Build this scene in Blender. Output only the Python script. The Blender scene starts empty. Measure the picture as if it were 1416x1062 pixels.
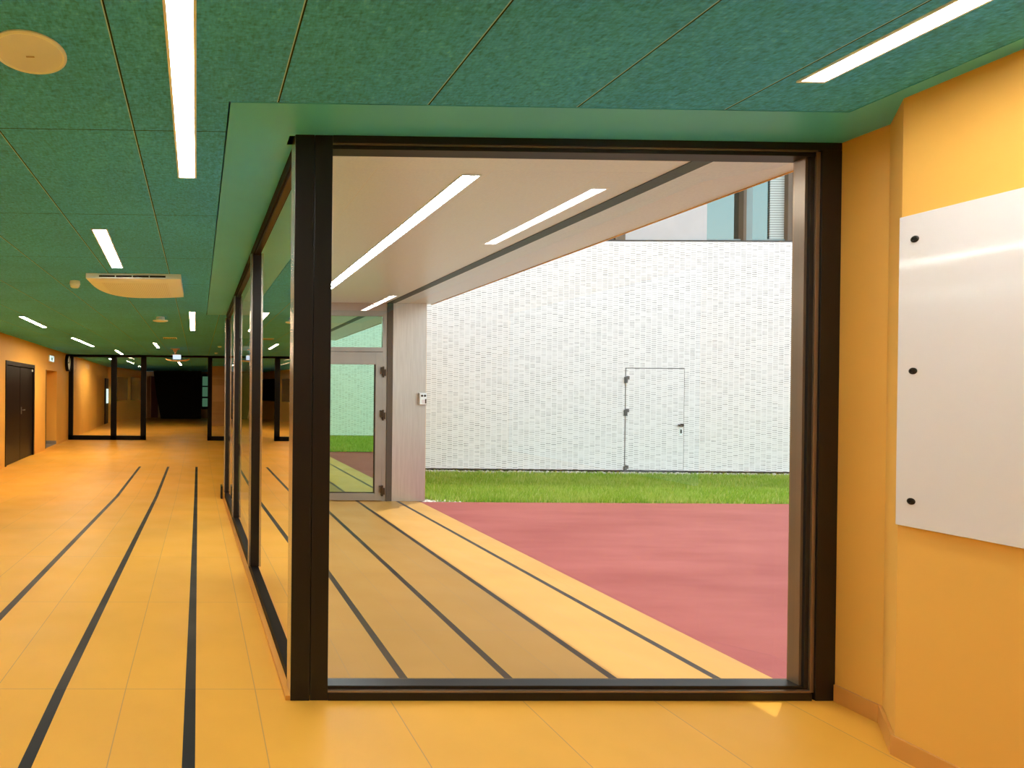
import bpy, bmesh, math, random
import numpy as np
from mathutils import Matrix, Vector

S = bpy.context.scene
COL = S.collection
random.seed(4)
RNG = np.random.default_rng(7)

# ------------------------------------------------------------------ camera
F_PX = 780.0
PP = (285.84, 544.14)
PITCH, YAW, ROLL = -4.45534596e-03, 1.48131687e-02, -8.60097947e-03
EYE = Vector((0.0, 0.0, 1.385))
base = np.array([[1, 0, 0], [0, 0, 1], [0, 1, 0.]])
cx, sx = math.cos(PITCH), math.sin(PITCH)
cz, sz = math.cos(YAW), math.sin(YAW)
cr, sr = math.cos(ROLL), math.sin(ROLL)
Rz = np.array([[cz, -sz, 0], [sz, cz, 0], [0, 0, 1]])
Rx = np.array([[1, 0, 0], [0, cx, -sx], [0, sx, cx]])
Rr = np.array([[cr, -sr, 0], [sr, cr, 0], [0, 0, 1]])
RC = Rr @ Rx @ base @ Rz
cam_data = bpy.data.cameras.new('camera')
cam = bpy.data.objects.new('camera', cam_data)
COL.objects.link(cam)
m = Matrix.Identity(4)
for i in range(3):
    m[i][0], m[i][1], m[i][2] = RC[0][i], RC[1][i], -RC[2][i]
    m[i][3] = EYE[i]
cam.matrix_world = m
cam_data.sensor_fit = 'HORIZONTAL'
cam_data.sensor_width = 36.0
cam_data.lens = F_PX / 1416 * 36.0
cam_data.shift_x = (708 - PP[0]) / 1416
cam_data.shift_y = (PP[1] - 531) / 1416
cam_data.clip_start = 0.02
cam_data.clip_end = 200
S.camera = cam

# ------------------------------------------------------------------ light
SKY_STRENGTH = 2.15
SUN_STRENGTH = 4.2
LAMP = 54.0
S.view_settings.view_transform = 'Standard'
S.view_settings.look = 'None'
S.view_settings.gamma = 1.0
S.view_settings.exposure = 0.0
try:
    S.view_settings.use_curve_mapping = False
except Exception:
    pass

world = bpy.data.worlds.new('sky')
S.world = world
world.use_nodes = True
wt = world.node_tree
wt.nodes.clear()
wo = wt.nodes.new('ShaderNodeOutputWorld')
wb = wt.nodes.new('ShaderNodeBackground')
wg = wt.nodes.new('ShaderNodeTexCoord')
ws = wt.nodes.new('ShaderNodeSeparateXYZ')
wr = wt.nodes.new('ShaderNodeValToRGB')
wr.color_ramp.elements[0].position = 0.0
wr.color_ramp.elements[0].color = (1.0, 0.98, 0.95, 1)
wr.color_ramp.elements[1].position = 0.7
wr.color_ramp.elements[1].color = (0.74, 0.88, 1.0, 1)
wt.links.new(wg.outputs['Generated'], ws.inputs[0])
wt.links.new(ws.outputs['Z'], wr.inputs['Fac'])
wt.links.new(wr.outputs['Color'], wb.inputs['Color'])
wb.inputs['Strength'].default_value = SKY_STRENGTH
wt.links.new(wb.outputs[0], wo.inputs[0])

sun_data = bpy.data.lights.new('sun', 'SUN')
sun = bpy.data.objects.new('sun', sun_data)
COL.objects.link(sun)
sun_data.energy = SUN_STRENGTH
sun_data.angle = math.radians(0.6)
sun_data.color = (1.0, 0.96, 0.88)
SUN_DIR = Vector((0.784 * math.cos(math.radians(64.7)), 0.621 * math.cos(math.radians(64.7)), math.sin(math.radians(64.7))))
sun.rotation_euler = SUN_DIR.to_track_quat('Z', 'Y').to_euler()
sun.location = (12, 10, 22)

# ------------------------------------------------------------------ materials
def srgb(r, g, b):
    f = lambda c: (c / 255) / 12.92 if c <= 10 else (((c / 255) + 0.055) / 1.055) ** 2.4
    return (f(r), f(g), f(b))


class N:
    """small node-graph writer"""
    def __init__(self, name):
        self.mat = bpy.data.materials.new(name)
        self.mat.use_nodes = True
        self.t = self.mat.node_tree
        self.t.nodes.clear()
        self.out = self.t.nodes.new('ShaderNodeOutputMaterial')

    def node(self, typ, **kw):
        n = self.t.nodes.new(typ)
        for k, v in kw.items():
            setattr(n, k, v)
        return n

    def put(self, sock, v):
        if isinstance(v, (int, float)):
            sock.default_value = v
        elif isinstance(v, (tuple, list)):
            sock.default_value = tuple(v) + (1,) if len(v) == 3 and sock.type == 'RGBA' else tuple(v)
        else:
            self.t.links.new(v, sock)

    def math(self, op, a, b=0.0, c=None):
        n = self.node('ShaderNodeMath', operation=op)
        self.put(n.inputs[0], a)
        self.put(n.inputs[1], b)
        if c is not None:
            self.put(n.inputs[2], c)
        return n.outputs[0]

    def mix(self, fac, a, b, blend='MIX'):
        n = self.node('ShaderNodeMix', data_type='RGBA', blend_type=blend)
        self.put(n.inputs[0], fac)
        self.put(n.inputs[6], a)
        self.put(n.inputs[7], b)
        return n.outputs[2]

    def coords(self):
        tc = self.node('ShaderNodeTexCoord')
        s = self.node('ShaderNodeSeparateXYZ')
        self.t.links.new(tc.outputs['Object'], s.inputs[0])
        return tc.outputs['Object'], s.outputs[0], s.outputs[1], s.outputs[2]

    def noise(self, vec, scale, detail=3.0, rough=0.5, dim='3D', stretch=None):
        if stretch:
            mp = self.node('ShaderNodeMapping')
            self.t.links.new(vec, mp.inputs[0])
            mp.inputs['Scale'].default_value = stretch
            vec = mp.outputs[0]
        n = self.node('ShaderNodeTexNoise', noise_dimensions=dim)
        self.t.links.new(vec, n.inputs['Vector'])
        n.inputs['Scale'].default_value = scale
        n.inputs['Detail'].default_value = detail
        n.inputs['Roughness'].default_value = rough
        return n.outputs['Fac']

    def ramp(self, fac, p0, c0, p1, c1):
        n = self.node('ShaderNodeMapRange', clamp=True)
        self.put(n.inputs[0], fac)
        for i, v in enumerate((p0, p1, c0, c1)):
            n.inputs[i + 1].default_value = v
        return n.outputs[0]

    def line(self, x, period, offset, half):
        """1 on lines of a periodic grid, else 0"""
        q = self.math('DIVIDE', self.math('SUBTRACT', x, offset), period)
        d = self.math('ABSOLUTE', self.math('SUBTRACT', self.math('FRACT', self.math('ADD', q, 0.5)), 0.5))
        return self.math('LESS_THAN', d, half / period)

    def pbr(self, color, rough=0.5, metal=0.0, spec=0.5, bump=None, bump_s=0.2, bump_d=0.01, coat=0.0):
        b = self.node('ShaderNodeBsdfPrincipled')
        self.put(b.inputs['Base Color'], color)
        self.put(b.inputs['Roughness'], rough)
        self.put(b.inputs['Metallic'], metal)
        b.inputs['Specular IOR Level'].default_value = spec
        b.inputs['Coat Weight'].default_value = coat
        if bump is not None:
            bn = self.node('ShaderNodeBump')
            bn.inputs['Strength'].default_value = bump_s
            bn.inputs['Distance'].default_value = bump_d
            self.t.links.new(bump, bn.inputs['Height'])
            self.t.links.new(bn.outputs[0], b.inputs['Normal'])
        self.t.links.new(b.outputs[0], self.out.inputs[0])
        return self.mat


def plain(name, col, rough=0.5, metal=0.0, spec=0.5, var=0.06, scale=3.0, coat=0.0):
    n = N(name)
    v, x, y, z = n.coords()
    f = n.ramp(n.noise(v, scale, 4), 0.3, 1 - var, 0.7, 1 + var)
    c = n.mix(1.0, col, n.mix(1.0, (1, 1, 1), f, 'MULTIPLY'), 'MULTIPLY')
    return n.pbr(c, rough, metal, spec, coat=coat)


LANE_X0, LANE_W = -0.025, 0.049


def floor_material(name, lanes, col, y_off=2.614):
    n = N(name)
    v, x, y, z = n.coords()
    stain = n.ramp(n.noise(v, 1.3, 5), 0.3, 0.93, 0.7, 1.06)
    tile = n.node('ShaderNodeTexWhiteNoise', noise_dimensions='2D')
    cmb = n.node('ShaderNodeCombineXYZ')
    n.put(cmb.inputs[0], n.math('FLOOR', n.math('DIVIDE', n.math('SUBTRACT', x, 0.275), 0.6)))
    n.put(cmb.inputs[1], n.math('FLOOR', n.math('DIVIDE', n.math('SUBTRACT', y, y_off), 1.2)))
    n.t.links.new(cmb.outputs[0], tile.inputs['Vector'])
    shade = n.math('MULTIPLY', stain, n.ramp(tile.outputs['Value'], 0, 0.97, 1, 1.02))
    c = n.mix(1.0, col, n.mix(1.0, (1, 1, 1), shade, 'MULTIPLY'), 'MULTIPLY')
    jx = n.line(x, 0.6, 0.275, 0.0022)
    jy = n.line(y, 1.2, y_off, 0.002)
    j = n.math('MAXIMUM', jx, jy)
    c = n.mix(n.math('MULTIPLY', j, 0.55), c, (0.30, 0.21, 0.12))
    if lanes is not None:
        ln = n.line(x, 0.6, LANE_X0, LANE_W / 2)
        ln = n.math('MULTIPLY', ln, n.math('GREATER_THAN', x, lanes[0]))
        ln = n.math('MULTIPLY', ln, n.math('LESS_THAN', x, lanes[1]))
        ln = n.math('MULTIPLY', ln, n.math('LESS_THAN', y, lanes[2]))
        c = n.mix(ln, c, (0.012, 0.014, 0.017))
    fine = n.noise(v, 90, 2)
    return n.pbr(c, n.ramp(n.noise(v, 2.5, 4), 0.3, 0.38, 0.7, 0.5), 0, 0.18, fine, 0.04, 0.002)


def ceiling_material():
    n = N('wood_wool_green')
    v, x, y, z = n.coords()
    a = n.noise(v, 95, 5, 0.65, stretch=(1.0, 0.4, 1))
    b = n.noise(v, 95, 5, 0.65, stretch=(0.4, 1.0, 1))
    f = n.math('MULTIPLY', n.math('ADD', a, b), 0.5)
    big = n.ramp(n.noise(v, 1.1, 3), 0.3, 0.92, 0.7, 1.08)
    k = n.math('MULTIPLY', n.ramp(f, 0.36, 0.62, 0.66, 1.5), big)
    c = n.mix(1.0, GREEN, n.mix(1.0, (1, 1, 1), k, 'MULTIPLY'), 'MULTIPLY')
    c = n.mix(n.ramp(f, 0.56, 0.0, 0.68, 0.35), c, (0.30, 0.66, 0.95))
    jd = n.math('MAXIMUM', n.line(x, 0.6, 0.3085, 0.0028), n.line(y, 1.2, 2.5, 0.0028))
    jl = n.line(x, 0.6, 0.3040, 0.0024)
    c = n.mix(n.math('MULTIPLY', jl, 0.9), c, (0.45, 0.75, 0.95))
    c = n.mix(jd, c, (0.006, 0.02, 0.016))
    return n.pbr(c, 0.85, 0, 0.2, f, 0.35, 0.004)


GREEN = (0.068, 0.43, 0.84)
M = {}
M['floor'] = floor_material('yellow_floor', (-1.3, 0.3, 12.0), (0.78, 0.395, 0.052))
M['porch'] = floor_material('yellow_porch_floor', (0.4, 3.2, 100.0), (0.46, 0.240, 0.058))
M['ceiling'] = ceiling_material()
M['soffit'] = plain('satin_green_paint', (0.10, 0.60, 0.92), 0.30, 0, 0.25, 0.03)
M['gap'] = plain('dark_joint', (0.004, 0.008, 0.006), 0.9)
M['wall'] = plain('yellow_paint', (0.87, 0.49, 0.095), 0.55, 0, 0.35, 0.03, 1.5)
M['skirt'] = plain('yellow_tile_skirting', (0.66, 0.32, 0.07), 0.35, 0, 0.5, 0.04)
M['kerb'] = plain('orange_kerb_tile', (0.74, 0.33, 0.05), 0.4, 0, 0.4, 0.04)
M['frame'] = plain('dark_bronze_frame', (0.013, 0.010, 0.008), 0.35, 0.0, 0.3, 0.1)
M['gasket'] = plain('rubber_gasket', (0.010, 0.010, 0.010), 0.5)
M['polish'] = plain('polished_metal_edge', (0.62, 0.58, 0.52), 0.22, 0.9, 0.5, 0.03)
M['bead'] = plain('bronze_glazing_bead', (0.26, 0.19, 0.13), 0.3, 0.6, 0.5, 0.05)
M['black'] = plain('matt_black', (0.005, 0.004, 0.004), 0.6, 0, 0.12)
M['doorblack'] = plain('dark_laminate', (0.013, 0.008, 0.006), 0.35, 0, 0.2)
M['white'] = plain('white_plastic', (0.84, 0.97, 1.0), 0.4, 0, 0.5, 0.02)
M['board'] = plain('white_enamel', (0.78, 0.77, 0.78), 0.07, 0, 0.5, 0.02, 2.0)
M['screw'] = plain('dark_screw', (0.03, 0.025, 0.02), 0.3, 0.7)
M['steel'] = plain('satin_steel', (0.55, 0.53, 0.50), 0.3, 0.9)
M['bar'] = plain('dark_grey_strip', (0.045, 0.045, 0.04), 0.45)
M['plinth'] = plain('dark_plinth', (0.05, 0.055, 0.06), 0.7)
M['greypanel'] = plain('grey_render_panel', (0.55, 0.55, 0.56), 0.7, 0, 0.3, 0.03)
M['brown'] = plain('brown_window_frame', (0.12, 0.085, 0.055), 0.45)
M['tealframe'] = plain('grey_teal_window_frame', (0.22, 0.32, 0.33), 0.4)
M['red'] = None
M['maroon'] = plain('maroon_panel', (0.12, 0.012, 0.014), 0.6)
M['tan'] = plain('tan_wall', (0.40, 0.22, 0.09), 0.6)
M['concrete'] = plain('grey_concrete', (0.42, 0.41, 0.39), 0.8)
M['soil'] = plain('soil', (0.10, 0.15, 0.04), 0.95, 0, 0.1, 0.3, 6)
M['mat'] = plain('grey_mat', (0.30, 0.27, 0.24), 0.9)
M['doorgap'] = plain('grey_door_gap', (0.10, 0.10, 0.10), 0.6)


def red_material():
    n = N('red_rubber_paving')
    v, x, y, z = n.coords()
    s = n.noise(v, 1.2, 6, 0.6, stretch=(0.45, 1.6, 1))
    g = n.noise(v, 160, 2)
    c = n.mix(n.ramp(s, 0.35, 0, 0.65, 1), (0.215, 0.036, 0.036), (0.28, 0.064, 0.060))
    c = n.mix(1.0, c, n.mix(1.0, (1, 1, 1), n.ramp(g, 0.3, 0.9, 0.7, 1.1), 'MULTIPLY'), 'MULTIPLY')
    return n.pbr(c, 0.75, 0, 0.3, g, 0.15, 0.003)


M['red'] = red_material()


def cladding_material():
    """white stamped metal mesh: upright columns of short horizontal slits, every other column offset"""
    n = N('white_perforated_metal')
    v, x, y, z = n.coords()
    u = n.math('DIVIDE', x, 0.1135)
    col = n.math('FLOOR', u)
    fu = n.math('FRACT', u)
    w = n.math('ADD', n.math('DIVIDE', z, 0.0425), n.math('MULTIPLY', n.math('MODULO', n.math('ABSOLUTE', col), 2), 0.5))
    row = n.math('FLOOR', w)
    fw = n.math('FRACT', w)
    cmb = n.node('ShaderNodeCombineXYZ')
    n.put(cmb.inputs[0], col)
    n.put(cmb.inputs[1], row)
    wn = n.node('ShaderNodeTexWhiteNoise', noise_dimensions='2D')
    n.t.links.new(cmb.outputs[0], wn.inputs['Vector'])
    slit = n.math('MULTIPLY', n.math('LESS_THAN', fw, 0.42),
                  n.math('LESS_THAN', n.math('ABSOLUTE', n.math('SUBTRACT', fu, 0.5)), 0.42))
    bigc = n.noise(v, 3.0, 2, stretch=(2.2, 1, 2.6))
    amp = n.math('MULTIPLY', n.ramp(wn.outputs['Value'], 0, 0.25, 1, 1.0), n.ramp(bigc, 0.35, 0.45, 0.65, 1.0))
    c = n.mix(n.math('MULTIPLY', slit, amp), (0.92, 0.91, 0.91), (0.34, 0.34, 0.34))
    return n.pbr(c, 0.5, 0, 0.3, slit, 0.2, 0.004)


M['clad'] = cladding_material()


def metal_material(name, lo, hi, metal):
    n = N(name)
    v, x, y, z = n.coords()
    dents = n.noise(v, 14, 2, 0.4)
    br = n.noise(v, 60, 3, stretch=(1, 1, 0.05))
    c = n.mix(n.ramp(br, 0.3, 0, 0.7, 1), lo, hi)
    return n.pbr(c, 0.36, metal, 0.5, dents, 0.12, 0.006)


M['metal'] = metal_material('pale_metal_sheet', (0.80, 0.86, 0.93), (0.88, 0.93, 1.0), 0.40)
M['porchceil'] = metal_material('pale_soffit_sheet', (0.86, 0.92, 0.97), (0.93, 0.97, 1.0), 0.30)
M['steelpanel'] = metal_material('brushed_aluminium_sheet', (0.50, 0.48, 0.46), (0.58, 0.56, 0.54), 0.75)


def glass_material(name, tint, base_refl=0.0, refl_tint=(1, 1, 1), ior=1.5, rough=0.0):
    n = N(name)
    tr = n.node('ShaderNodeBsdfTransparent')
    n.put(tr.inputs[0], tint)
    gl = n.node('ShaderNodeBsdfGlossy')
    n.put(gl.inputs[0], refl_tint)
    gl.inputs['Roughness'].default_value = rough
    fr = n.node('ShaderNodeFresnel')
    fr.inputs['IOR'].default_value = ior
    # the pane reflects at both of its faces
    f = fr.outputs[0]
    two = n.math('DIVIDE', n.math('MULTIPLY', f, 2.0), n.math('ADD', f, 1.0))
    fac = n.math('MAXIMUM', two, base_refl) if base_refl else two
    mx = n.node('ShaderNodeMixShader')
    n.put(mx.inputs[0], fac)
    n.t.links.new(tr.outputs[0], mx.inputs[1])
    n.t.links.new(gl.outputs[0], mx.inputs[2])
    n.t.links.new(mx.outputs[0], n.out.inputs[0])
    return n.mat


M['glass'] = glass_material('clear_glass', (0.94, 0.97, 0.95))
M['greenglass'] = glass_material('green_solar_glass', (0.10, 0.16, 0.13), 0.72, (0.50, 0.84, 0.64))
M['skyglass'] = glass_material('pale_sky_glass', (0.10, 0.20, 0.20), 0.60, (0.36, 0.53, 0.54))
M['darkglass'] = glass_material('dark_glass', (0.10, 0.09, 0.07), 0.15)


def emit_material(name, col, strength):
    n = N(name)
    e = n.node('ShaderNodeEmission')
    n.put(e.inputs[0], col)
    e.inputs[1].default_value = strength
    n.t.links.new(e.outputs[0], n.out.inputs[0])
    return n.mat


M['lamp'] = emit_material('lamp_diffuser', (1.0, 0.95, 0.90), LAMP)
M['farlamp'] = emit_material('warm_lamp_diffuser', (1.0, 0.72, 0.46), 46.0)
M['walllamp'] = emit_material('warm_wall_lamp_diffuser', (1.0, 0.74, 0.50), 190.0)
M['backlamp'] = emit_material('dimmed_added_lamp_diffuser', (1.0, 0.95, 0.90), 28.0)
M['porchlamp'] = emit_material('porch_lamp_diffuser', (0.92, 0.96, 1.0), 62.0)
M['signpaneglow'] = emit_material('lit_sign_and_door_pane', (0.75, 0.95, 0.90), 1.3)
M['litbox'] = emit_material('lit_pale_screen', (0.70, 0.82, 1.0), 1.1)
M['litwindow'] = emit_material('far_window_glow', (0.14, 0.34, 0.19), 0.35)

# ------------------------------------------------------------------ builders
class MB:
    def __init__(self):
        self.v, self.f = [], []

    def hexa(self, p):
        """8 points: bottom ring of 4 then top ring of 4"""
        o = len(self.v)
        self.v += [tuple(q) for q in p]
        for q in ((3, 2, 1, 0), (4, 5, 6, 7), (0, 1, 5, 4), (1, 2, 6, 5), (2, 3, 7, 6), (3, 0, 4, 7)):
            self.f.append(tuple(o + i for i in q))
        return self

    def box(self, x0, x1, y0, y1, z0, z1):
        return self.hexa([(x0, y0, z0), (x1, y0, z0), (x1, y1, z0), (x0, y1, z0),
                          (x0, y0, z1), (x1, y0, z1), (x1, y1, z1), (x0, y1, z1)])

    def prism(self, poly, axis, a, b):
        """poly of 2-D points (counter-clockwise), extruded along axis from a to b"""
        o, k = len(self.v), len(poly)
        def P(q, t):
            return {'x': (t, q[0], q[1]), 'y': (q[0], t, q[1]), 'z': (q[0], q[1], t)}[axis]
        self.v += [P(q, a) for q in poly] + [P(q, b) for q in poly]
        self.f.append(tuple(o + i for i in reversed(range(k))))
        self.f.append(tuple(o + k + i for i in range(k)))
        for i in range(k):
            j = (i + 1) % k
            self.f.append((o + i, o + j, o + k + j, o + k + i))
        return self

    def lathe(self, c, axis, prof, n=28):
        """prof: (radius, offset along axis) pairs, closed at both ends"""
        o = len(self.v)
        for r, t in prof:
            for i in range(n):
                a = 2 * math.pi * i / n
                p, q = r * math.cos(a), r * math.sin(a)
                d = {'z': (p, q, t), 'x': (t, p, q), 'y': (p, t, q)}[axis]
                self.v.append((c[0] + d[0], c[1] + d[1], c[2] + d[2]))
        for k in range(len(prof) - 1):
            for i in range(n):
                j = (i + 1) % n
                self.f.append((o + k * n + i, o + k * n + j, o + (k + 1) * n + j, o + (k + 1) * n + i))
        self.f.append(tuple(o + i for i in range(n)))
        self.f.append(tuple(o + (len(prof) - 1) * n + i for i in range(n)))
        return self

    def build(self, name, mat, parent=None, bevel=0.0, smooth=False):
        root = parent
        off = Vector((0, 0, 0))
        while root is not None:
            off += root.location
            root = root.parent
        me = bpy.data.meshes.new(name)
        me.from_pydata([tuple(Vector(p) - off) for p in self.v], [], self.f)
        bm = bmesh.new()
        bm.from_mesh(me)
        bmesh.ops.recalc_face_normals(bm, faces=bm.faces)
        bm.to_mesh(me)
        bm.free()
        me.materials.append(mat)
        if smooth:
            for p in me.polygons:
                p.use_smooth = True
        o = bpy.data.objects.new(name, me)
        COL.objects.link(o)
        if parent is not None:
            o.parent = parent
        if bevel:
            b = o.modifiers.new('bevel', 'BEVEL')
            b.width = bevel
            b.segments = 2
            b.limit_method = 'ANGLE'
        return o


def tag(o, label=None, cat=None, group=None, kind=None):
    if label: o['label'] = label
    if cat: o['category'] = cat
    if group: o['group'] = group
    if kind: o['kind'] = kind
    return o


def empty(name, loc=(0, 0, 0)):
    o = bpy.data.objects.new(name, None)
    o.location = loc
    o.empty_display_size = 0.1
    COL.objects.link(o)
    return o


def struct(o, label=None, cat=None):
    return tag(o, label, cat, None, 'structure')


def box(*a):
    return MB().box(*a)


# ------------------------------------------------------------------ key sizes
H = 2.533            # indoor ceiling
LOW = -0.231         # low floor level (far corridor, porch, yard)
RY0, RY1 = 2.614, 8.6  # ramp start / end
GY = 2.515           # indoor face of the big front window
SOF = 2.715          # porch soffit height
PY = 8.37            # porch end wall
def ramp_z(y):
    return 0.0 if y <= RY0 else (LOW if y >= RY1 else LOW * (y - RY0) / (RY1 - RY0))
def lx(y):           # indoor face of the long left wall
    return -4.0 - 0.03 * (y - 11.4)
def gx(y):           # line of the left glazed screen
    return 0.432 - 0.004 * (y - 2.5)

# ------------------------------------------------------------------ floors and ground
fl = MB()
fl.hexa([(-4.6, -4.2, -0.6), (3.3, -4.2, -0.6), (3.3, 2.54, -0.6), (-4.6, 2.54, -0.6),
         (-4.6, -4.2, 0), (3.3, -4.2, 0), (3.3, 2.54, 0), (-4.6, 2.54, 0)])
fl.hexa([(-4.6, 2.54, -0.6), (0.47, 2.54, -0.6), (0.47, RY0, -0.6), (-4.6, RY0, -0.6),
         (-4.6, 2.54, 0), (0.47, 2.54, 0), (0.47, RY0, 0), (-4.6, RY0, 0)])
fl.hexa([(-4.6, RY0, -0.6), (0.47, RY0, -0.6), (0.47, RY1, -0.6), (-4.6, RY1, -0.6),
         (-4.6, RY0, 0), (0.47, RY0, 0), (0.47, RY1, LOW), (-4.6, RY1, LOW)])
fl.box(-5.4, 3.4, RY1, 36.0, -0.6, LOW)
struct(fl.build('floor', M['floor']), 'yellow tiled corridor floor with three black lane lines, sloping gently down', 'floor')

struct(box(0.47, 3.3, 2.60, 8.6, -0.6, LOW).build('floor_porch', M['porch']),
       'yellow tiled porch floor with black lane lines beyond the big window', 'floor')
struct(box(3.3, 20, -4.2, 8.30, -0.6, LOW).build('paving', M['red']),
       'red rubber paving in the sunny yard', 'paving')
struct(box(3.3, 20, 8.30, 12.4, -0.6, LOW - 0.015).build('lawn_ground', M['soil']),
       'soil under the lawn strip in front of the white facade', 'ground')
struct(box(3.3, 20, -4.2, 1.6, -0.22, LOW + 0.012).build('side_lawn_ground', M['soil']),
       'soil under the side lawn mirrored in the green door', 'ground')


def grass(name, x0, x1, y0, y1, count, hgt, label, mat, z=LOW - 0.015, edge=None):
    xs = RNG.uniform(x0, x1, count)
    ys = y0 + (edge(xs) - y0) * RNG.uniform(0, 1, count) if edge else RNG.uniform(y0, y1, count)
    h = hgt * RNG.uniform(0.55, 1.25, count)
    a = RNG.uniform(0, 2 * math.pi, count)
    w = RNG.uniform(0.005, 0.012, count)
    lean = RNG.uniform(0.0, 0.6, count) * h
    la = RNG.uniform(0, 2 * math.pi, count)
    v = np.zeros((count, 3, 3))
    v[:, 0, 0] = xs - w * np.cos(a); v[:, 0, 1] = ys - w * np.sin(a)
    v[:, 1, 0] = xs + w * np.cos(a); v[:, 1, 1] = ys + w * np.sin(a)
    v[:, 2, 0] = xs + lean * np.cos(la); v[:, 2, 1] = ys + lean * np.sin(la)
    v[:, :2, 2] = z
    v[:, 2, 2] = z + h
    me = bpy.data.meshes.new(name)
    me.vertices.add(count * 3)
    me.vertices.foreach_set('co', v.reshape(-1))
    me.loops.add(count * 3)
    me.loops.foreach_set('vertex_index', np.arange(count * 3))
    me.polygons.add(count)
    me.polygons.foreach_set('loop_start', np.arange(count) * 3)
    me.polygons.foreach_set('loop_total', np.full(count, 3))
    me.update(calc_edges=True)
    me.materials.append(mat)
    o = bpy.data.objects.new(name, me)
    COL.objects.link(o)
    return tag(o, label, 'grass', None, 'stuff')


def grass_material():
    n = N('grass_blades')
    v, x, y, z = n.coords()
    a = n.noise(v, 1.6, 4)
    b = n.noise(v, 60, 2)
    c = n.mix(n.ramp(a, 0.35, 0, 0.65, 1), (0.30, 0.50, 0.06), (0.44, 0.58, 0.12))
    geo = n.node('ShaderNodeNewGeometry')
    isl = geo.outputs['Random Per Island']
    c = n.mix(n.ramp(isl, 0.0, 0.75, 0.45, 0.0), c, (0.14, 0.30, 0.03))
    c = n.mix(n.ramp(isl, 0.80, 0.0, 1.0, 0.85), c, (0.66, 0.68, 0.28))
    d = n.node('ShaderNodeBsdfDiffuse')
    n.put(d.inputs[0], c)
    t = n.node('ShaderNodeBsdfTranslucent')
    n.put(t.inputs[0], c)
    mx = n.node('ShaderNodeMixShader')
    mx.inputs[0].default_value = 0.35
    n.t.links.new(d.outputs[0], mx.inputs[1])
    n.t.links.new(t.outputs[0], mx.inputs[2])
    n.t.links.new(mx.outputs[0], n.out.inputs[0])
    return n.mat


M['grass'] = grass_material()
grass('lawn_grass', 3.55, 13.8, 8.31, 11.28, 70000, 0.085, 'short green lawn grass between the red paving and the white facade', M['grass'], edge=lambda q: 11.74 - 0.0303 * (q - 4.95) - 0.40)
grass('side_lawn_grass', 3.45, 9.5, -3.3, 1.6, 26000, 0.08, 'short lawn grass mirrored in the green glass of the porch door', M['grass'], LOW + 0.012)

# gravel along the facade foot
def pebbles(name, spots, label):
    b = MB()
    for (px, py, r) in spots:
        o = len(b.v)
        for ring, (rr, zz) in enumerate(((1.0, 0.15), (0.62, 0.75))):
            for i in range(6):
                a = i * math.pi / 3 + ring * 0.5 + px * 9
                b.v.append((px + r * rr * math.cos(a), py + r * rr * math.sin(a), LOW - 0.02 + r * zz))
        b.v.append((px, py, LOW - 0.02 + r))
        for i in range(6):
            j = (i + 1) % 6
            b.f.append((o + i, o + j, o + 6 + j, o + 6 + i))
            b.f.append((o + 6 + i, o + 6 + j, o + 12))
    return tag(b.build(name, M['pebble'], smooth=True), label, 'gravel', None, 'stuff')


def FY(x):  # facade front line
    return 11.74 - 0.0303 * (x - 4.95)


M['pebble'] = plain('pale_pebbles', (0.58, 0.53, 0.47), 0.8, 0, 0.3, 0.3, 25)
pebbles('gravel', [(x, FY(x) - RNG.uniform(0.02, 0.40), RNG.uniform(0.018, 0.04)) for x in RNG.uniform(4.2, 13.6, 1500)] +
        [(3.36 + RNG.uniform(0, 0.75) ** 1.5, 8.32 + RNG.uniform(0, 0.16), RNG.uniform(0.012, 0.03)) for _ in range(90)],
        'pale gravel strip at the foot of the white facade')

# ------------------------------------------------------------------ indoor ceiling and its smooth border
ce = MB()
ce.box(-4.6, 2.615, -4.2, 2.240, H, H + 0.2)
ce.box(-4.6, 0.112, 2.240, 8.50, H, H + 0.2)
ce.box(-4.9, 3.4, 8.50, 20.0, H, H + 0.2)
ce.box(-5.6, 3.4, 20.0, 36.0, H, H + 0.2)
struct(ce.build('ceiling', M['ceiling']), 'green wood-wool acoustic panel ceiling', 'ceiling')
so = MB()
so.box(0.119, 0.46, 2.247, 8.50, H, H + 0.18)
so.box(0.46, 0.60, 2.247, 2.60, H, H + 0.18)
so.box(0.60, 3.0, 2.247, 2.60, H, H + 0.18)
so.box(2.622, 3.0, -4.2, 2.247, H, H + 0.18)
struct(so.build('trim_1', M['soffit']), 'smooth satin green ceiling border along the glazing and right wall', 'ceiling border')
vo = MB()
vo.box(0.1, 3.0, -4.2, 2.60, H + 0.181, H + 0.22)
vo.box(0.1, 0.46, 2.60, 8.52, H + 0.181, H + 0.22)
struct(vo.build('ceiling_void', M['gap']), 'dark shadow gap above the ceiling border', 'ceiling')

# ------------------------------------------------------------------ right wall, its skirting and the white board
# plan of the indoor face: (2.905,2.60) (2.905,2.332) (2.705,2.135) (2.705,-4.2)
rw = MB().prism([(2.905, 2.60), (2.905, 2.338), (2.703, 2.135), (2.703, -4.2), (3.3, -4.2), (3.3, 2.60)], 'z', -0.3, H + 0.2)
struct(rw.build('wall_right', M['wall']), 'yellow painted wall with a slanted corner beside the big window', 'wall')
sk = MB().prism([(2.905, 2.512), (2.893, 2.512), (2.893, 2.343), (2.691, 2.140), (2.691, -4.1), (2.703, -4.1), (2.703, 2.135), (2.905, 2.338)], 'z', 0.0, 0.078)
struct(sk.build('baseboard_right', M['skirt'], bevel=0.002), 'yellow tile skirting along the right wall', 'skirting')

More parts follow.
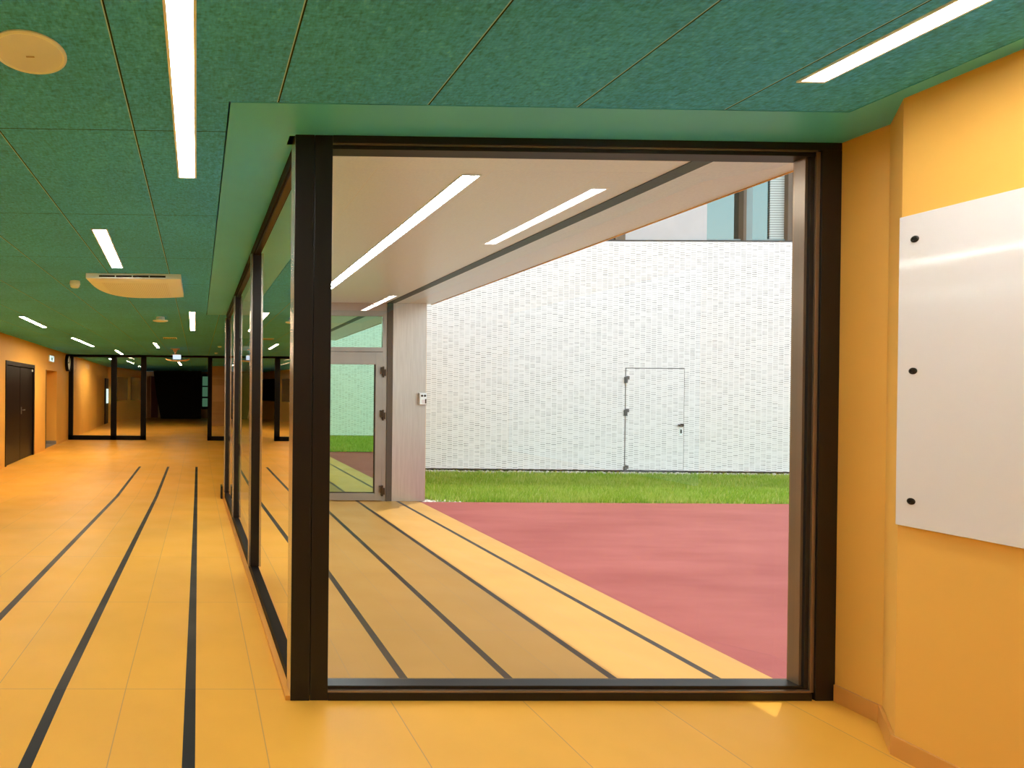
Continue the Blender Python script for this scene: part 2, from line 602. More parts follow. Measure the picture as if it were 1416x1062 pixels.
wb_ = empty('whiteboard', (2.69, 1.3, 1.48))
tag(wb_, 'white enamel board screwed to the yellow wall beside the window', 'board')
box(2.684, 2.7025, 0.3, 2.128, 0.895, 2.072).build('panel', M['board'], wb_, 0.002)
for z in (1.978, 1.483, 0.993):
    for y in (2.080, 0.36):
        s_ = MB()
        s_.lathe((2.684, y, z), 'x', [(0.0125, 0.001), (0.0125, -0.002), (0.0095, -0.0045), (0.006, -0.0045), (0.0055, -0.002)], 20)
        s_.build('screw', M['screw'], wb_)

# ------------------------------------------------------------------ walls around the hall
wl = MB()
def seg(y0, y1, z0, z1, d=0.30, inset=0.0):
    wl.hexa([(lx(y0) - d, y0, z0), (lx(y0) - inset, y0, z0), (lx(y1) - inset, y1, z0), (lx(y1) - d, y1, z0),
             (lx(y0) - d, y0, z1), (lx(y0) - inset, y0, z1), (lx(y1) - inset, y1, z1), (lx(y1) - d, y1, z1)])
DZ = 1.99
seg(-4.2, 11.78, -0.5, H + 0.1)
seg(11.78, 14.08, DZ, H + 0.1)
seg(11.78, 14.08, -0.5, DZ, 0.30, 0.16)
seg(14.08, 15.27, -0.5, H + 0.1, 0.9)
seg(15.27, 16.62, 1.925, H + 0.1, 0.9)
seg(15.27, 16.62, -0.5, 1.925, 0.9, 0.78)
seg(15.27, 16.62, -0.5, LOW + 0.02, 0.9)
seg(16.62, 28.3, -0.5, H + 0.1, 0.9)
wl.hexa([(-4.9, 28.0, -0.5), (-4.25, 28.0, -0.5), (-3.1, 33.4, -0.5), (-3.5, 33.6, -0.5),
         (-4.9, 28.0, H + .1), (-4.25, 28.0, H + .1), (-3.1, 33.4, H + .1), (-3.5, 33.6, H + .1)])
struct(wl.build('wall_left', M['wall']), 'long yellow corridor wall on the left', 'wall')
struct(box(-4.6, 3.3, -4.4, -4.2, -0.5, H + 0.1).build('wall_back', M['wall']), 'yellow wall behind the viewer', 'wall')
struct(box(3.2, 3.5, 8.62, 36, -0.5, 3.2).build('wall_corridor_right', M['wall']), 'yellow wall on the right of the far corridor', 'wall')
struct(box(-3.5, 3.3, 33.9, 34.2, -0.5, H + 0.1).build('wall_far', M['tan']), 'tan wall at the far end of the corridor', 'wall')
bl = MB()
bl.hexa([(lx(-4) - .0, -4.1, 0), (lx(-4) + .012, -4.1, 0), (lx(2.6) + .012, 2.6, 0), (lx(2.6), 2.6, 0),
         (lx(-4) - .0, -4.1, .078), (lx(-4) + .012, -4.1, .078), (lx(2.6) + .012, 2.6, .078), (lx(2.6), 2.6, .078)])
for y0, y1 in ((2.6, 8.6), (8.6, 11.70), (14.16, 15.22), (16.67, 18.30)):
    z0, z1 = ramp_z(y0), ramp_z(y1)
    bl.hexa([(lx(y0), y0, z0), (lx(y0) + .012, y0, z0), (lx(y1) + .012, y1, z1), (lx(y1), y1, z1),
             (lx(y0), y0, z0 + .078), (lx(y0) + .012, y0, z0 + .078), (lx(y1) + .012, y1, z1 + .078), (lx(y1), y1, z1 + .078)])
struct(bl.build('baseboard_left', M['wall']), 'yellow tile skirting along the left wall', 'skirting')

# black double door in the left wall
d1 = struct(empty('door_1', (lx(12.9), 12.93, LOW)), 'black double door in the left yellow wall', 'door')
def lw_box(y0, y1, z0, z1, p0, p1):
    """box hugging the left wall, from p0 to p1 in front of it"""
    return MB().hexa([(lx(y0) + p0, y0, z0), (lx(y0) + p1, y0, z0), (lx(y1) + p1, y1, z0), (lx(y1) + p0, y1, z0),
                      (lx(y0) + p0, y0, z1), (lx(y0) + p1, y0, z1), (lx(y1) + p1, y1, z1), (lx(y1) + p0, y1, z1)])
fr = lw_box(11.78, 11.86, LOW, DZ, -0.15, 0.015)
for a in ((14.0, 14.08, LOW, DZ), (11.86, 14.0, DZ - 0.09, DZ)):
    q = lw_box(*a, -0.15, 0.015)
    o = len(fr.v); fr.v += q.v; fr.f += [tuple(i + o for i in f) for f in q.f]
fr.build('door_frame', M['doorblack'], d1)
lf = lw_box(11.87, 12.915, LOW + 0.005, DZ - 0.1, -0.09, -0.02).build('door_leaf', M['doorblack'], d1)
lf2 = lw_box(12.935, 13.99, LOW + 0.005, DZ - 0.1, -0.09, -0.02).build('door_leaf', M['doorblack'], d1)
hd = lw_box(13.0, 13.04, 0.82, 0.98, -0.02, -0.008)
q = lw_box(13.0, 13.16, 0.90, 0.925, 0.02, 0.04); o = len(hd.v); hd.v += q.v; hd.f += [tuple(i + o for i in f) for f in q.f]
q = lw_box(13.0, 13.03, 0.90, 0.925, -0.01, 0.03); o = len(hd.v); hd.v += q.v; hd.f += [tuple(i + o for i in f) for f in q.f]
hd.build('door_handle', M['steel'], lf2)
lw_box(13.90, 13.97, DZ - 0.17, DZ - 0.11, -0.02, 0.0).build('closer_tag', M['white'], lf2)

# recess in the left wall
d2 = struct(empty('door_2', (lx(15.9), 15.95, LOW)), 'open doorway recess in the left wall with a dark near edge', 'doorway')
lw_box(15.275, 15.33, LOW + 0.02, 1.92, -0.6, 0.004).build('door_edge', M['doorblack'], d2)
lw_box(15.33, 16.61, LOW + 0.02, LOW + 0.03, -0.76, -0.02).build('doormat', M['mat'], d2)
lw_box(16.59, 16.615, LOW + 0.03, LOW + 0.12, -0.76, -0.004).build('skirting_strip', M['mat'], d2)

# exit sign and clock on the left wall
es = tag(empty('exit_sign', (lx(15.9), 15.87, 2.25)), 'small lit pale exit sign above the doorway recess', 'sign')
lw_box(15.58, 16.12, 2.16, 2.34, 0.0, 0.03).build('housing', M['white'], es)
lw_box(15.60, 16.10, 2.175, 2.325, 0.03, 0.033).build('lit_face', M['signpaneglow'], es)
ar = lw_box(15.74, 15.80, 2.20, 2.30, 0.033, 0.035)
for a in ((15.80, 15.96, 2.24, 2.265), (15.84, 15.90, 2.19, 2.24), (15.90, 15.97, 2.265, 2.31)):
    q = lw_box(*a, 0.033, 0.035); o = len(ar.v); ar.v += q.v; ar.f += [tuple(i + o for i in f) for f in q.f]
ar.build('running_figure', plain('sign_green', (0.02, 0.25, 0.12), 0.5), es)

ck = tag(empty('wall_clock', (lx(18.1), 18.0, 2.24)), 'round dark-rimmed clock on the left wall by the black screen', 'clock')
b = MB(); b.lathe((lx(18.0), 18.0, 2.24), 'x', [(0.27, 0.0), (0.27, 0.10), (0.235, 0.10), (0.235, 0.07)], 36); b.build('rim', M['black'], ck)
b = MB(); b.lathe((lx(18.0), 18.0, 2.24), 'x', [(0.234, 0.05), (0.234, 0.075)], 36); b.build('dial', M['white'], ck)
for (y0, z0, w, h) in ((17.985, 2.24, 0.03, 0.15), (17.90, 2.225, 0.11, 0.03)):
    box(lx(18) + 0.075, lx(18) + 0.085, y0, y0 + w, z0, z0 + h).build('hand', M['black'], ck)

# ------------------------------------------------------------------ big front window
w1 = struct(empty('window_1', (1.66, GY, 0)), 'large black framed window onto the porch and yard', 'window')
XL, XR = 0.424, 2.905
p = MB()
p.box(XL, 0.510, GY, GY + 0.10, 0, H)
p.build('corner_post', M['frame'], w1, 0.002)
box(0.4232, 0.4245, GY + 0.003, GY + 0.098, 0.0, H - 0.001).build('edge_strip', M['polish'], w1)
p = MB()
p.box(0.512, 0.592, GY + 0.002, GY + 0.10, 0, H)
p.build('inner_post', M['frame'], w1, 0.002)
p = MB()
p.box(0.592, XR, GY, GY + 0.10, 2.500, H)
p.box(0.592, 2.80, GY + 0.012, GY + 0.09, 2.476, 2.494)
p.build('head_rail', M['frame'], w1, 0.002)
box(0.592, 2.80, GY + 0.006, GY + 0.08, 2.494, 2.500).build('head_bead', M['bead'], w1)
p = MB()
p.box(0.592, 2.80, GY, GY + 0.10, 0.0, 0.034)
p.box(0.592, 2.80, GY + 0.02, GY + 0.09, 0.034, 0.058)
p.build('sill_rail', M['frame'], w1, 0.002)
box(0.592, 2.80, GY + 0.004, GY + 0.02, 0.034, 0.043).build('sill_bead', M['bead'], w1, 0.001)
p = MB()
p.box(2.815, XR, GY, GY + 0.10, 0.0, 2.500)
p.build('jamb', M['frame'], w1, 0.002)
box(2.797, 2.815, GY + 0.008, GY + 0.10, 0.034, 2.494).build('jamb_bead', M['bead'], w1, 0.001)
box(2.778, 2.797, GY + 0.016, GY + 0.09, 0.05, 2.48).build('jamb_gasket', M['gasket'], w1)
box(2.766, 2.778, GY + 0.028, GY + 0.08, 0.055, 2.478).build('jamb_inner_bead', M['bead'], w1)
def pane(pts, name, mat, parent):
    b = MB(); b.v = [tuple(q) for q in pts]; b.f = [(0, 1, 2, 3)]
    return b.build(name, mat, parent)
pane([(0.588, GY + 0.05, 0.05), (2.77, GY + 0.05, 0.05), (2.77, GY + 0.05, 2.482), (0.588, GY + 0.05, 2.482)], 'pane', M['glass'], w1)
struct(box(0.42, 3.3, GY + 0.026, GY + 0.10, -0.6, -0.001).build('trim_2', M['frame']), 'dark upstand under the big window, down to the porch floor', 'upstand')

# ------------------------------------------------------------------ glazed screen along the corridor
w2 = struct(empty('window_2', (gx(5.5), 5.5, 0)), 'row of tall black framed panes between corridor and porch', 'window')
Y_A, Y_B = 2.62, 8.44
def zr(y):  # top of the bottom rail
    return 0.062 + (-0.120 - 0.062) * (y - 2.6) / (8.44 - 2.6)
def rail(y0, y1, x0, x1, za, zb, name, mat, n=1, bev=0.0):
    b = MB()
    b.hexa([(gx(y0) + x0, y0, za(y0)), (gx(y0) + x1, y0, za(y0)), (gx(y1) + x1, y1, za(y1)), (gx(y1) + x0, y1, za(y1)),
            (gx(y0) + x0, y0, zb(y0)), (gx(y0) + x1, y0, zb(y0)), (gx(y1) + x1, y1, zb(y1)), (gx(y1) + x0, y1, zb(y1))])
    return b.build(name, mat, w2, bev)
rail(Y_A, Y_B, 0.0, 0.075, lambda y: ramp_z(y) + 0.02, zr, 'bottom_rail', M['black'])
rail(Y_A, Y_B, 0.0, 0.075, lambda y: H - 0.062, lambda y: H, 'head_rail', M['black'])
rail(Y_A, Y_B, 0.012, 0.03, lambda y: H - 0.080, lambda y: H - 0.062, 'head_bead', M['frame'])
MY = [4.43, 6.42, 8.36]
for y in MY:
    b = MB(); b.box(gx(y) - 0.004, gx(y) + 0.046, y, y + 0.050, zr(y), H - 0.062)
    ml = b.build('mullion', M['frame'], w2, 0.003)
    b = MB(); b.box(gx(y) - 0.019, gx(y) - 0.0041, y + 0.003, y + 0.047, zr(y), H - 0.062)
    b.build('face_strip', M['polish'], ml)
edges = [Y_A] + MY
for i in range(3):
    ya, yb = edges[i] + (0.0 if i == 0 else 0.055), edges[i + 1]
    pane([(gx(ya) + 0.03, ya, zr(ya)), (gx(yb) + 0.03, yb, zr(yb)), (gx(yb) + 0.03, yb, H - 0.07), (gx(ya) + 0.03, ya, H - 0.07)], 'pane', M['glass'], w2)
kb = MB()
for y0, y1 in ((2.52, 2.614), (2.614, 8.60)):
    kb.hexa([(gx(y0) - 0.03, y0, -0.5), (gx(y0) + 0.09, y0, -0.5), (gx(y1) + 0.09, y1, -0.5), (gx(y1) - 0.03, y1, -0.5),
             (gx(y0) - 0.03, y0, ramp_z(y0) + 0.02), (gx(y0) + 0.09, y0, ramp_z(y0) + 0.02), (gx(y1) + 0.09, y1, ramp_z(y1) + 0.02), (gx(y1) - 0.03, y1, ramp_z(y1) + 0.02)])
struct(kb.build('baseboard_screen', M['kerb']), 'low orange tiled kerb under the glazed corridor screen', 'kerb')
struct(box(gx(8.6) - 0.06, gx(8.6) - 0.032, 8.42, 8.62, LOW, LOW + 0.19).build('trim_3', M['frame']), 'dark end piece of the kerb under the glazed screen', 'trim')

# ------------------------------------------------------------------ porch: soffit, metal portal, end wall with green glass door
struct(box(0.56, 2.79, 2.60, 8.46, SOF, SOF + 0.30).build('ceiling_porch', M['porchceil']), 'cream painted porch soffit', 'ceiling')
struct(box(0.46, 0.56, 2.60, 8.46, H, SOF + 0.30).build('wall_over_screen', M['frame']), 'dark beam over the glazed corridor screen on the porch side', 'beam')
struct(box(2.79, 2.91, 2.60, PY - 0.0, SOF - 0.004, SOF + 0.30).build('trim_4', M['bar']), 'dark grey strip along the edge of the porch soffit', 'trim')
struct(box(2.91, 3.495, 2.30, PY + 0.03, SOF, SOF + 0.30).build('trim_5', M['metal']), 'brushed metal lintel sheet along the outer porch edge', 'lintel')
struct(box(3.495, 3.505, 2.30, PY + 0.08, SOF - 0.006, SOF + 0.32).build('trim_6', plain('metal_edge_lit_yellow', (0.80, 0.45, 0.10), 0.4)), 'thin metal edge of the porch roof, coloured yellow as if lit', 'trim')  # yellow in the colour stands for light along the outer edge
struct(box(-5.6, 3.495, 2.62, 8.6, SOF + 0.301, 3.3).build('ceiling_roof_slab', M['concrete']), 'concrete roof slab over the porch', 'roof')
struct(box(-5.6, 3.3, -4.4, 2.62, H + 0.23, 3.3).build('ceiling_roof_slab_hall', M['concrete']), 'concrete roof slab over the hall', 'roof')
struct(box(-5.6, 3.5, 8.6, 36, H + 0.21, 3.3).build('ceiling_roof_slab_corridor', M['concrete']), 'concrete roof slab over the far corridor', 'roof')
struct(box(0.40, 3.0, 2.53, 2.62, H + 0.0, 3.3).build('wall_over_window', M['frame']), 'dark beam over the big window', 'beam')

struct(box(2.885, 3.385, PY - 0.03, PY + 0.25, LOW, SOF).build('trim_7', M['steelpanel'], bevel=0.003), 'brushed metal cladding panel at the porch end beside the door', 'cladding')
struct(box(2.80, 2.885, PY - 0.035, PY + 0.06, LOW, SOF - 0.004).build('trim_8', M['bar']), 'dark upright strip between the green glass door and the metal panel', 'trim')
struct(MB().prism([(0.5, PY + 0.26), (3.385, PY + 0.26), (3.385, PY + 0.30), (0.5, PY + 0.30)], 'z', LOW, LOW + 0.04).build('trim_9', M['steel']), 'steel threshold behind the porch door', 'threshold')

d3 = struct(empty('door_3', (2.0, PY, LOW)), 'green reflective glass porch door in a grey metal frame', 'door')
GR = plain('grey_metal_door_frame', (0.33, 0.32, 0.30), 0.35, 0.7)
f_ = MB()
f_.box(2.735, 2.80, PY - 0.02, PY + 0.05, LOW, 2.60)
f_.box(0.5, 2.735, PY - 0.02, PY + 0.05, 1.99, 2.055)
f_.box(0.5, 2.735, PY - 0.02, PY + 0.05, 2.52, 2.60)
f_.build('door_frame', GR, d3, 0.002)
tp = MB(); tp.box(0.5, 2.80, PY - 0.01, PY + 0.05, 2.60, SOF); tp.build('head_panel', plain('pinkish_grey_panel', (0.42, 0.36, 0.34), 0.5), d3)
lf = MB()
lf.box(2.63, 2.73, PY - 0.035, PY + 0.03, LOW + 0.01, 1.985)
lf.box(1.45, 1.55, PY - 0.035, PY + 0.03, LOW + 0.01, 1.985)
lf.box(1.55, 2.63, PY - 0.035, PY + 0.03, LOW + 0.01, LOW + 0.115)
lf.box(1.55, 2.63, PY - 0.035, PY + 0.03, 1.80, 1.985)
leaf = lf.build('door_leaf', GR, d3, 0.003)
pane([(1.55, PY - 0.005, LOW + 0.115), (2.63, PY - 0.005, LOW + 0.115), (2.63, PY - 0.005, 1.80), (1.55, PY - 0.005, 1.80)], 'pane', M['greenglass'], leaf)
box(1.555, 2.625, PY - 0.012, PY - 0.006, LOW + 0.116, LOW + 0.13).build('gasket', M['gasket'], leaf)
b = MB(); b.box(2.615, 2.629, PY - 0.012, PY - 0.006, LOW + 0.13, 1.80); b.build('gasket', M['gasket'], leaf)
pane([(0.5, PY + 0.01, 2.055), (2.735, PY + 0.01, 2.055), (2.735, PY + 0.01, 2.52), (0.5, PY + 0.01, 2.52)], 'transom_pane', M['greenglass'], d3)
sl = MB()
sl.box(0.50, 0.60, PY - 0.03, PY + 0.03, LOW + 0.01, 1.99)
sl.box(1.38, 1.45, PY - 0.03, PY + 0.03, LOW + 0.01, 1.99)
sl.box(0.60, 1.38, PY - 0.03, PY + 0.03, LOW + 0.01, LOW + 0.11)
sl.build('side_light_frame', GR, d3, 0.002)
pane([(0.60, PY, LOW + 0.11), (1.38, PY, LOW + 0.11), (1.38, PY, 1.99), (0.60, PY, 1.99)], 'side_light_pane', M['greenglass'], d3)
for z in (1.66, 1.02, -0.10):
    h = MB()
    h.box(2.700, 2.735, PY - 0.075, PY - 0.03, z, z + 0.10)
    h.box(2.735, 2.775, PY - 0.060, PY - 0.02, z - 0.03, z + 0.07)
    h.lathe((2.735, PY - 0.062, z + 0.03), 'z', [(0.014, -0.08), (0.014, 0.08)], 12)
    h.build('hinge', M['screw'], d3)
struct(box(0.5, 3.2, PY + 0.06, PY + 0.24, 2.60, 3.0).build('wall_porch_end', M['concrete']), 'wall over the porch door', 'wall')

ic = tag(empty('door_intercom', (3.33, PY - 0.03, 1.29)), 'small square silver intercom on the brushed metal panel', 'intercom')
box(3.262, 3.382, PY - 0.085, PY - 0.03, 1.205, 1.385).build('housing', M['steel'], ic, 0.006)
box(3.272, 3.372, PY - 0.089, PY - 0.085, 1.215, 1.375).build('face_plate', M['white'], ic, 0.002)
for x in (3.302, 3.346):
    b = MB(); b.lathe((x, PY - 0.089, 1.342), 'y', [(0.016, 0.0), (0.016, -0.006)], 14); b.build('lens', M['screw'], ic)
box(3.300, 3.345, PY - 0.093, PY - 0.089, 1.228, 1.285).build('button', M['board'], ic)
box(3.348, 3.366, PY - 0.093, PY - 0.089, 1.228, 1.295).build('slot', M['screw'], ic)

# ------------------------------------------------------------------ white facade across the yard
ANG = math.atan2(-0.0303, 1.0)
def facade_part(b, name, mat, parent=None, bev=0.0):
    """b is drawn with x along the facade (0 at X=3.4) and y = depth behind its face"""
    o = b.build(name, mat, None, bev)
    if parent is None:
        o.location = (3.4, FY(3.4), 0); o.rotation_euler = (0, 0, ANG)
    else:
        o.parent = parent
    return o
def fx(X):
    return (X - 3.4) / math.cos(ANG)
top = 4.575
cl = MB()
d0, d1_ = fx(8.885), fx(10.11)
cl.box(fx(3.5), d0, 0, 0.10, -0.19, top)
cl.box(d1_, fx(12.56), 0, 0.10, -0.19, top)
cl.box(d0, d1_, 0, 0.10, 1.945, top)
cl.box(fx(12.56), fx(14.4), 0, 0.10, -0.19, 6.75)
cl.box(fx(3.5), fx(12.56), 0, 0.10, 6.35, 6.75)
struct(facade_part(cl, 'wall_facade', M['clad']), 'white perforated metal facade with brick-like columns of slits', 'facade')
bs = MB()
bs.box(fx(3.5), fx(14.4), 0.06, 0.4, LOW - 0.2, -0.19)
bs.box(fx(3.5), fx(14.4), 0.30, 6.0, -0.4, 6.7)
bs.box(fx(3.5), fx(12.56), -0.004, 0.30, top, top + 0.03)
struct(facade_part(bs, 'wall_facade_base', M['plinth']), 'dark plinth and core behind the white facade', 'wall')
gp = MB(); gp.box(fx(8.90), fx(10.63), 0.12, 0.30, top + 0.03, 6.35); gp.box(fx(3.5), fx(7.0), 0.12, 0.30, top + 0.03, 6.35)
struct(facade_part(gp, 'wall_upper', M['greypanel']), 'smooth grey wall panel between the upper windows', 'wall')
def upper_window(name, x0, x1, label, splits, brown_side):
    w = struct(empty(name, (3.4, FY(3.4), 0)), label, 'window')
    w.rotation_euler = (0, 0, ANG)
    def part(b, n_, m_):
        o = b.build(n_, m_, None); o.parent = w; return o
    z0, z1 = top + 0.03, 6.35
    fb = MB()
    fb.box(fx(x0), fx(x1), 0.12, 0.20, z0, z0 + 0.06); fb.box(fx(x0), fx(x1), 0.12, 0.20, z1 - 0.06, z1)
    part(fb, 'window_frame', M['tealframe'])
    for (a, c, kind) in splits:
        if kind == 'pane':
            b = MB(); b.v = [(fx(a), 0.17, z0 + .06), (fx(c), 0.17, z0 + .06), (fx(c), 0.17, z1 - .06), (fx(a), 0.17, z1 - .06)]; b.f = [(0, 1, 2, 3)]
            part(b, 'pane', M['skyglass'])
        elif kind == 'blind':
            b = MB(); b.box(fx(a), fx(c), 0.14, 0.16, z0 + .06, z1 - .06); part(b, 'mesh_blind', M['blind'])
        else:
            b = MB(); b.box(fx(a), fx(c), 0.06 if kind == 'brown' else 0.13, 0.22, z0, z1)
            part(b, 'mullion', M[kind if kind == 'brown' else 'tealframe'])
    return w
def blind_material():
    n = N('grey_mesh_blind')
    v, x, y, z = n.coords()
    c = n.mix(n.line(z, 0.05, 0, 0.012), (0.30, 0.36, 0.35), (0.62, 0.68, 0.66))
    return n.pbr(c, 0.6)
M['blind'] = blind_material()
upper_window('window_3', 10.63, 12.56, 'upper window right of the grey panel, with a pale mesh blind', [(10.63, 11.33, 'pane'), (11.33, 11.39, 'brown'), (11.39, 11.58, 'teal'), (11.58, 11.95, 'pane'), (11.95, 12.24, 'blind'), (12.24, 12.33, 'brown'), (12.36, 12.44, 'brown'), (12.47, 12.56, 'brown')], 1)
upper_window('window_4', 7.0, 8.90, 'upper window left of the grey panel, mostly hidden by the porch lintel', [(7.0, 8.58, 'pane'), (8.58, 8.66, 'brown'), (8.70, 8.90, 'brown')], 0)

d4 = struct(empty('door_4', (3.4, FY(3.4), 0)), 'flush white door in the perforated facade with thin grey outline', 'door')
d4.rotation_euler = (0, 0, ANG)
def d4p(b, n_, m_, par=None):
    o = b.build(n_, m_, None); o.parent = par or d4; return o
b = MB()
b.box(d0, d0 + 0.022, 0.015, 0.09, -0.19, 1.945); b.box(d1_ - 0.016, d1_, 0.015, 0.09, -0.19, 1.945); b.box(d0, d1_, 0.015, 0.09, 1.929, 1.945)
d4p(b, 'door_frame', M['doorgap'])
b = MB(); b.box(d0 + 0.022, d1_ - 0.016, -0.004, 0.08, -0.185, 1.929)
leaf4 = d4p(b, 'door_leaf', M['clad'])
b = MB(); b.box(d0, d1_, -0.02, 0.10, LOW - 0.09, -0.19); d4p(b, 'threshold', M['plinth'])
for z in (1.70, 1.02, -0.16):
    b = MB(); b.box(d0 - 0.02, d0 + 0.02, -0.05, -0.003, z - 0.07, z + 0.05); b.box(d0 + 0.02, d0 + 0.07, -0.03, -0.004, z + 0.0, z + 0.07)
    d4p(b, 'hinge', M['doorgap'])
b = MB(); b.box(d1_ - 0.16, d1_ - 0.05, -0.06, -0.04, 0.745, 0.775); b.box(d1_ - 0.085, d1_ - 0.05, -0.05, -0.004, 0.73, 0.79)
d4p(b, 'door_handle', M['screw'], leaf4)
b = MB(); b.box(d1_ - 0.10, d1_ - 0.045, -0.010, -0.004, 0.55, 0.70); kp = d4p(b, 'lock_plate', M['white'], leaf4)
b = MB(); b.box(d1_ - 0.085, d1_ - 0.062, -0.02, -0.010, 0.59, 0.67); d4p(b, 'lock_cylinder', M['screw'], leaf4)

# facade at the other side of the yard (only seen mirrored in the green glass)
f2 = MB(); f2.box(3.4, 14, -4.4, -4.2, LOW - 0.1, 6.8)
struct(f2.build('wall_side_facade', M['clad']), 'white facade of the side yard, mirrored in the green door', 'facade')

# ------------------------------------------------------------------ ceiling lamps
def lamp(x, y0, y1, label, w=0.10, z=H, x1=None, mat='lamp', group='recessed linear ceiling lamps'):
    x1 = x if x1 is None else x1
    t = tag(empty('ceiling_lamp', (x, y0, z)), label, 'lamp', group)
    h, r = w / 2, 0.010
    def q(y, s): return (x + (x1 - x) * (y - y0) / (y1 - y0)) + s
    b = MB()
    for (sa, sb) in ((-h, -h + r), (h - r, h)):
        b.hexa([(q(y0, sa), y0, z - 0.006), (q(y0, sb), y0, z - 0.006), (q(y1, sb), y1, z - 0.006), (q(y1, sa), y1, z - 0.006),
                (q(y0, sa), y0, z), (q(y0, sb), y0, z), (q(y1, sb), y1, z), (q(y1, sa), y1, z)])
    for ya, yb in ((y0, y0 + r), (y1 - r, y1)):
        b.hexa([(q(ya, -h + r), ya, z - 0.006), (q(ya, h - r), ya, z - 0.006), (q(yb, h - r), yb, z - 0.006), (q(yb, -h + r), yb, z - 0.006),
                (q(ya, -h + r), ya, z), (q(ya, h - r), ya, z), (q(yb, h - r), yb, z), (q(yb, -h + r), yb, z)])
    b.build('rim', M['white'], t)
    b = MB()
    ya, yb = y0 + r, y1 - r
    b.hexa([(q(ya, -h + r), ya, z - 0.003), (q(ya, h - r), ya, z - 0.003), (q(yb, h - r), yb, z - 0.003), (q(yb, -h + r), yb, z - 0.003),
            (q(ya, -h + r), ya, z), (q(ya, h - r), ya, z), (q(yb, h - r), yb, z), (q(yb, -h + r), yb, z)])
    b.build('diffuser', M[mat], t)
    return t
lamp(-0.062, 0.64, 3.038, 'long linear ceiling lamp nearest the viewer, running out of the top of the photo', x1=-0.070)
lamp(-0.716, 4.03, 5.295, 'short linear lamp in front of the white cassette air unit', x1=-0.768, w=0.115)
lamp(-2.79, 8.91, 10.43, 'linear lamp near the left wall, above the black double door', w=0.09, x1=-2.835, mat='walllamp')
lamp(-2.78, 12.47, 14.89, 'linear lamp near the left wall, above the doorway recess', w=0.09, mat='walllamp')
lamp(-2.37, 16.15, 18.05, 'small linear lamp just in front of the black glazed screen on the left', w=0.09, x1=-2.44, mat='farlamp')
lamp(-0.10, 8.18, 10.73, 'linear lamp beside the far end of the green ceiling border', x1=-0.117, mat='farlamp')
lamp(-1.066, 13.58, 15.17, 'small linear lamp left of the hanging lit unit', w=0.085, x1=-1.084, mat='farlamp')
lamp(-0.79, 22.6, 25.2, 'tiny far lamp beyond the hanging lit unit', mat='farlamp')
lamp(-3.25, 20.6, 22.4, 'lamp added behind the black glazed screen to brighten the left wall', w=0.09, mat='walllamp')  # added to brighten the wall behind the screen
lamp(2.222, 0.82, 2.03, 'linear lamp at top right above the white board', w=0.105)
lamp(2.30, -2.75, -1.5, 'linear lamp behind the viewer seen only mirrored in the window', w=0.105)
lamp(-2.80, 0.6, 3.0, 'unseen linear lamp added over the left corridor side, out of view', w=0.09)  # out-of-view lamp added to light the hall
lamp(-2.80, -3.0, -0.6, 'unseen linear lamp added over the left side behind the viewer', w=0.09, mat='backlamp')  # added lamp, never in view, fills in light from behind
lamp(-0.06, -3.2, -0.8, 'unseen linear lamp added behind the viewer over the corridor', mat='backlamp')  # another added lamp out of view, lighting the near corridor
lamp(-2.80, 4.8, 7.2, 'unseen linear lamp added over the left corridor side, left of view', w=0.09)  # unseen extra lamp, added to light the ramp side of the corridor
lamp(1.65, 3.41, 7.6, 'white linear lamp in the cream porch soffit', w=0.125, z=SOF, mat='porchlamp', group='porch lamps')

# ------------------------------------------------------------------ ceiling fittings
sp = tag(empty('ceiling_speaker', (-0.585, 1.936, H)), 'round cream loudspeaker flush in the green ceiling at top left', 'speaker')
b = MB(); b.lathe((-0.585, 1.936, H), 'z', [(0.124, 0), (0.124, -0.005), (0.116, -0.009), (0.109, -0.006), (0.109, 0)], 48); b.build('rim', M['white'], sp, smooth=False)
b = MB(); b.lathe((-0.585, 1.936, H), 'z', [(0.109, 0), (0.109, -0.006), (0.02, -0.007)], 48); b.build('grille', plain('cream_grille', (0.70, 0.82, 0.95), 0.55), sp)
box(-0.600, -0.572, 1.945, 1.951, H - 0.0085, H - 0.006).build('badge', plain('grey_badge', (0.35, 0.32, 0.28), 0.4), sp)

ac = tag(empty('air_cassette', (-0.65, 6.1, H)), 'white cassette air unit with a bowed perforated face under the green ceiling', 'air conditioner')
prof = []
nn = 14
body = MB()
x0, x1, y0, y1 = -1.115, -0.182, 5.56, 6.62
# bowed shell: grid over the face, deepest in the middle
G = 16
idx = {}
for i in range(G + 1):
    for j in range(G + 1):
        u, v = i / G, j / G
        bow = (1 - (2 * u - 1) ** 4) * (1 - (2 * v - 1) ** 4)
        X = x0 + (x1 - x0) * u
        Yv = y0 + (y1 - y0) * v
        # rounded far left corner
        if u < 0.6 and v > 0.35:
            X += 0.26 * ((0.6 - u) / 0.6) * (1 - math.sqrt(1 - ((v - 0.35) / 0.652) ** 2))
        Yv += 0.10 * v * (1 - (2 * u - 1) ** 2)
        body.v.append((X, Yv, H - 0.050 - 0.030 * bow)); idx[i, j] = len(body.v) - 1
for i in range(G):
    for j in range(G):
        body.f.append((idx[i, j], idx[i + 1, j], idx[i + 1, j + 1], idx[i, j + 1]))
rim = [(i, 0) for i in range(G)] + [(G, j) for j in range(G)] + [(i, G) for i in range(G, 0, -1)] + [(0, j) for j in range(G, 0, -1)]
tops = []
for r_ in rim:
    q = body.v[idx[r_]]
    body.v.append((q[0], q[1], H)); tops.append(len(body.v) - 1)
for k in range(len(rim)):
    l = (k + 1) % len(rim)
    body.f.append((idx[rim[k]], idx[rim[l]], tops[l], tops[k]))
body.f.append(tuple(tops))
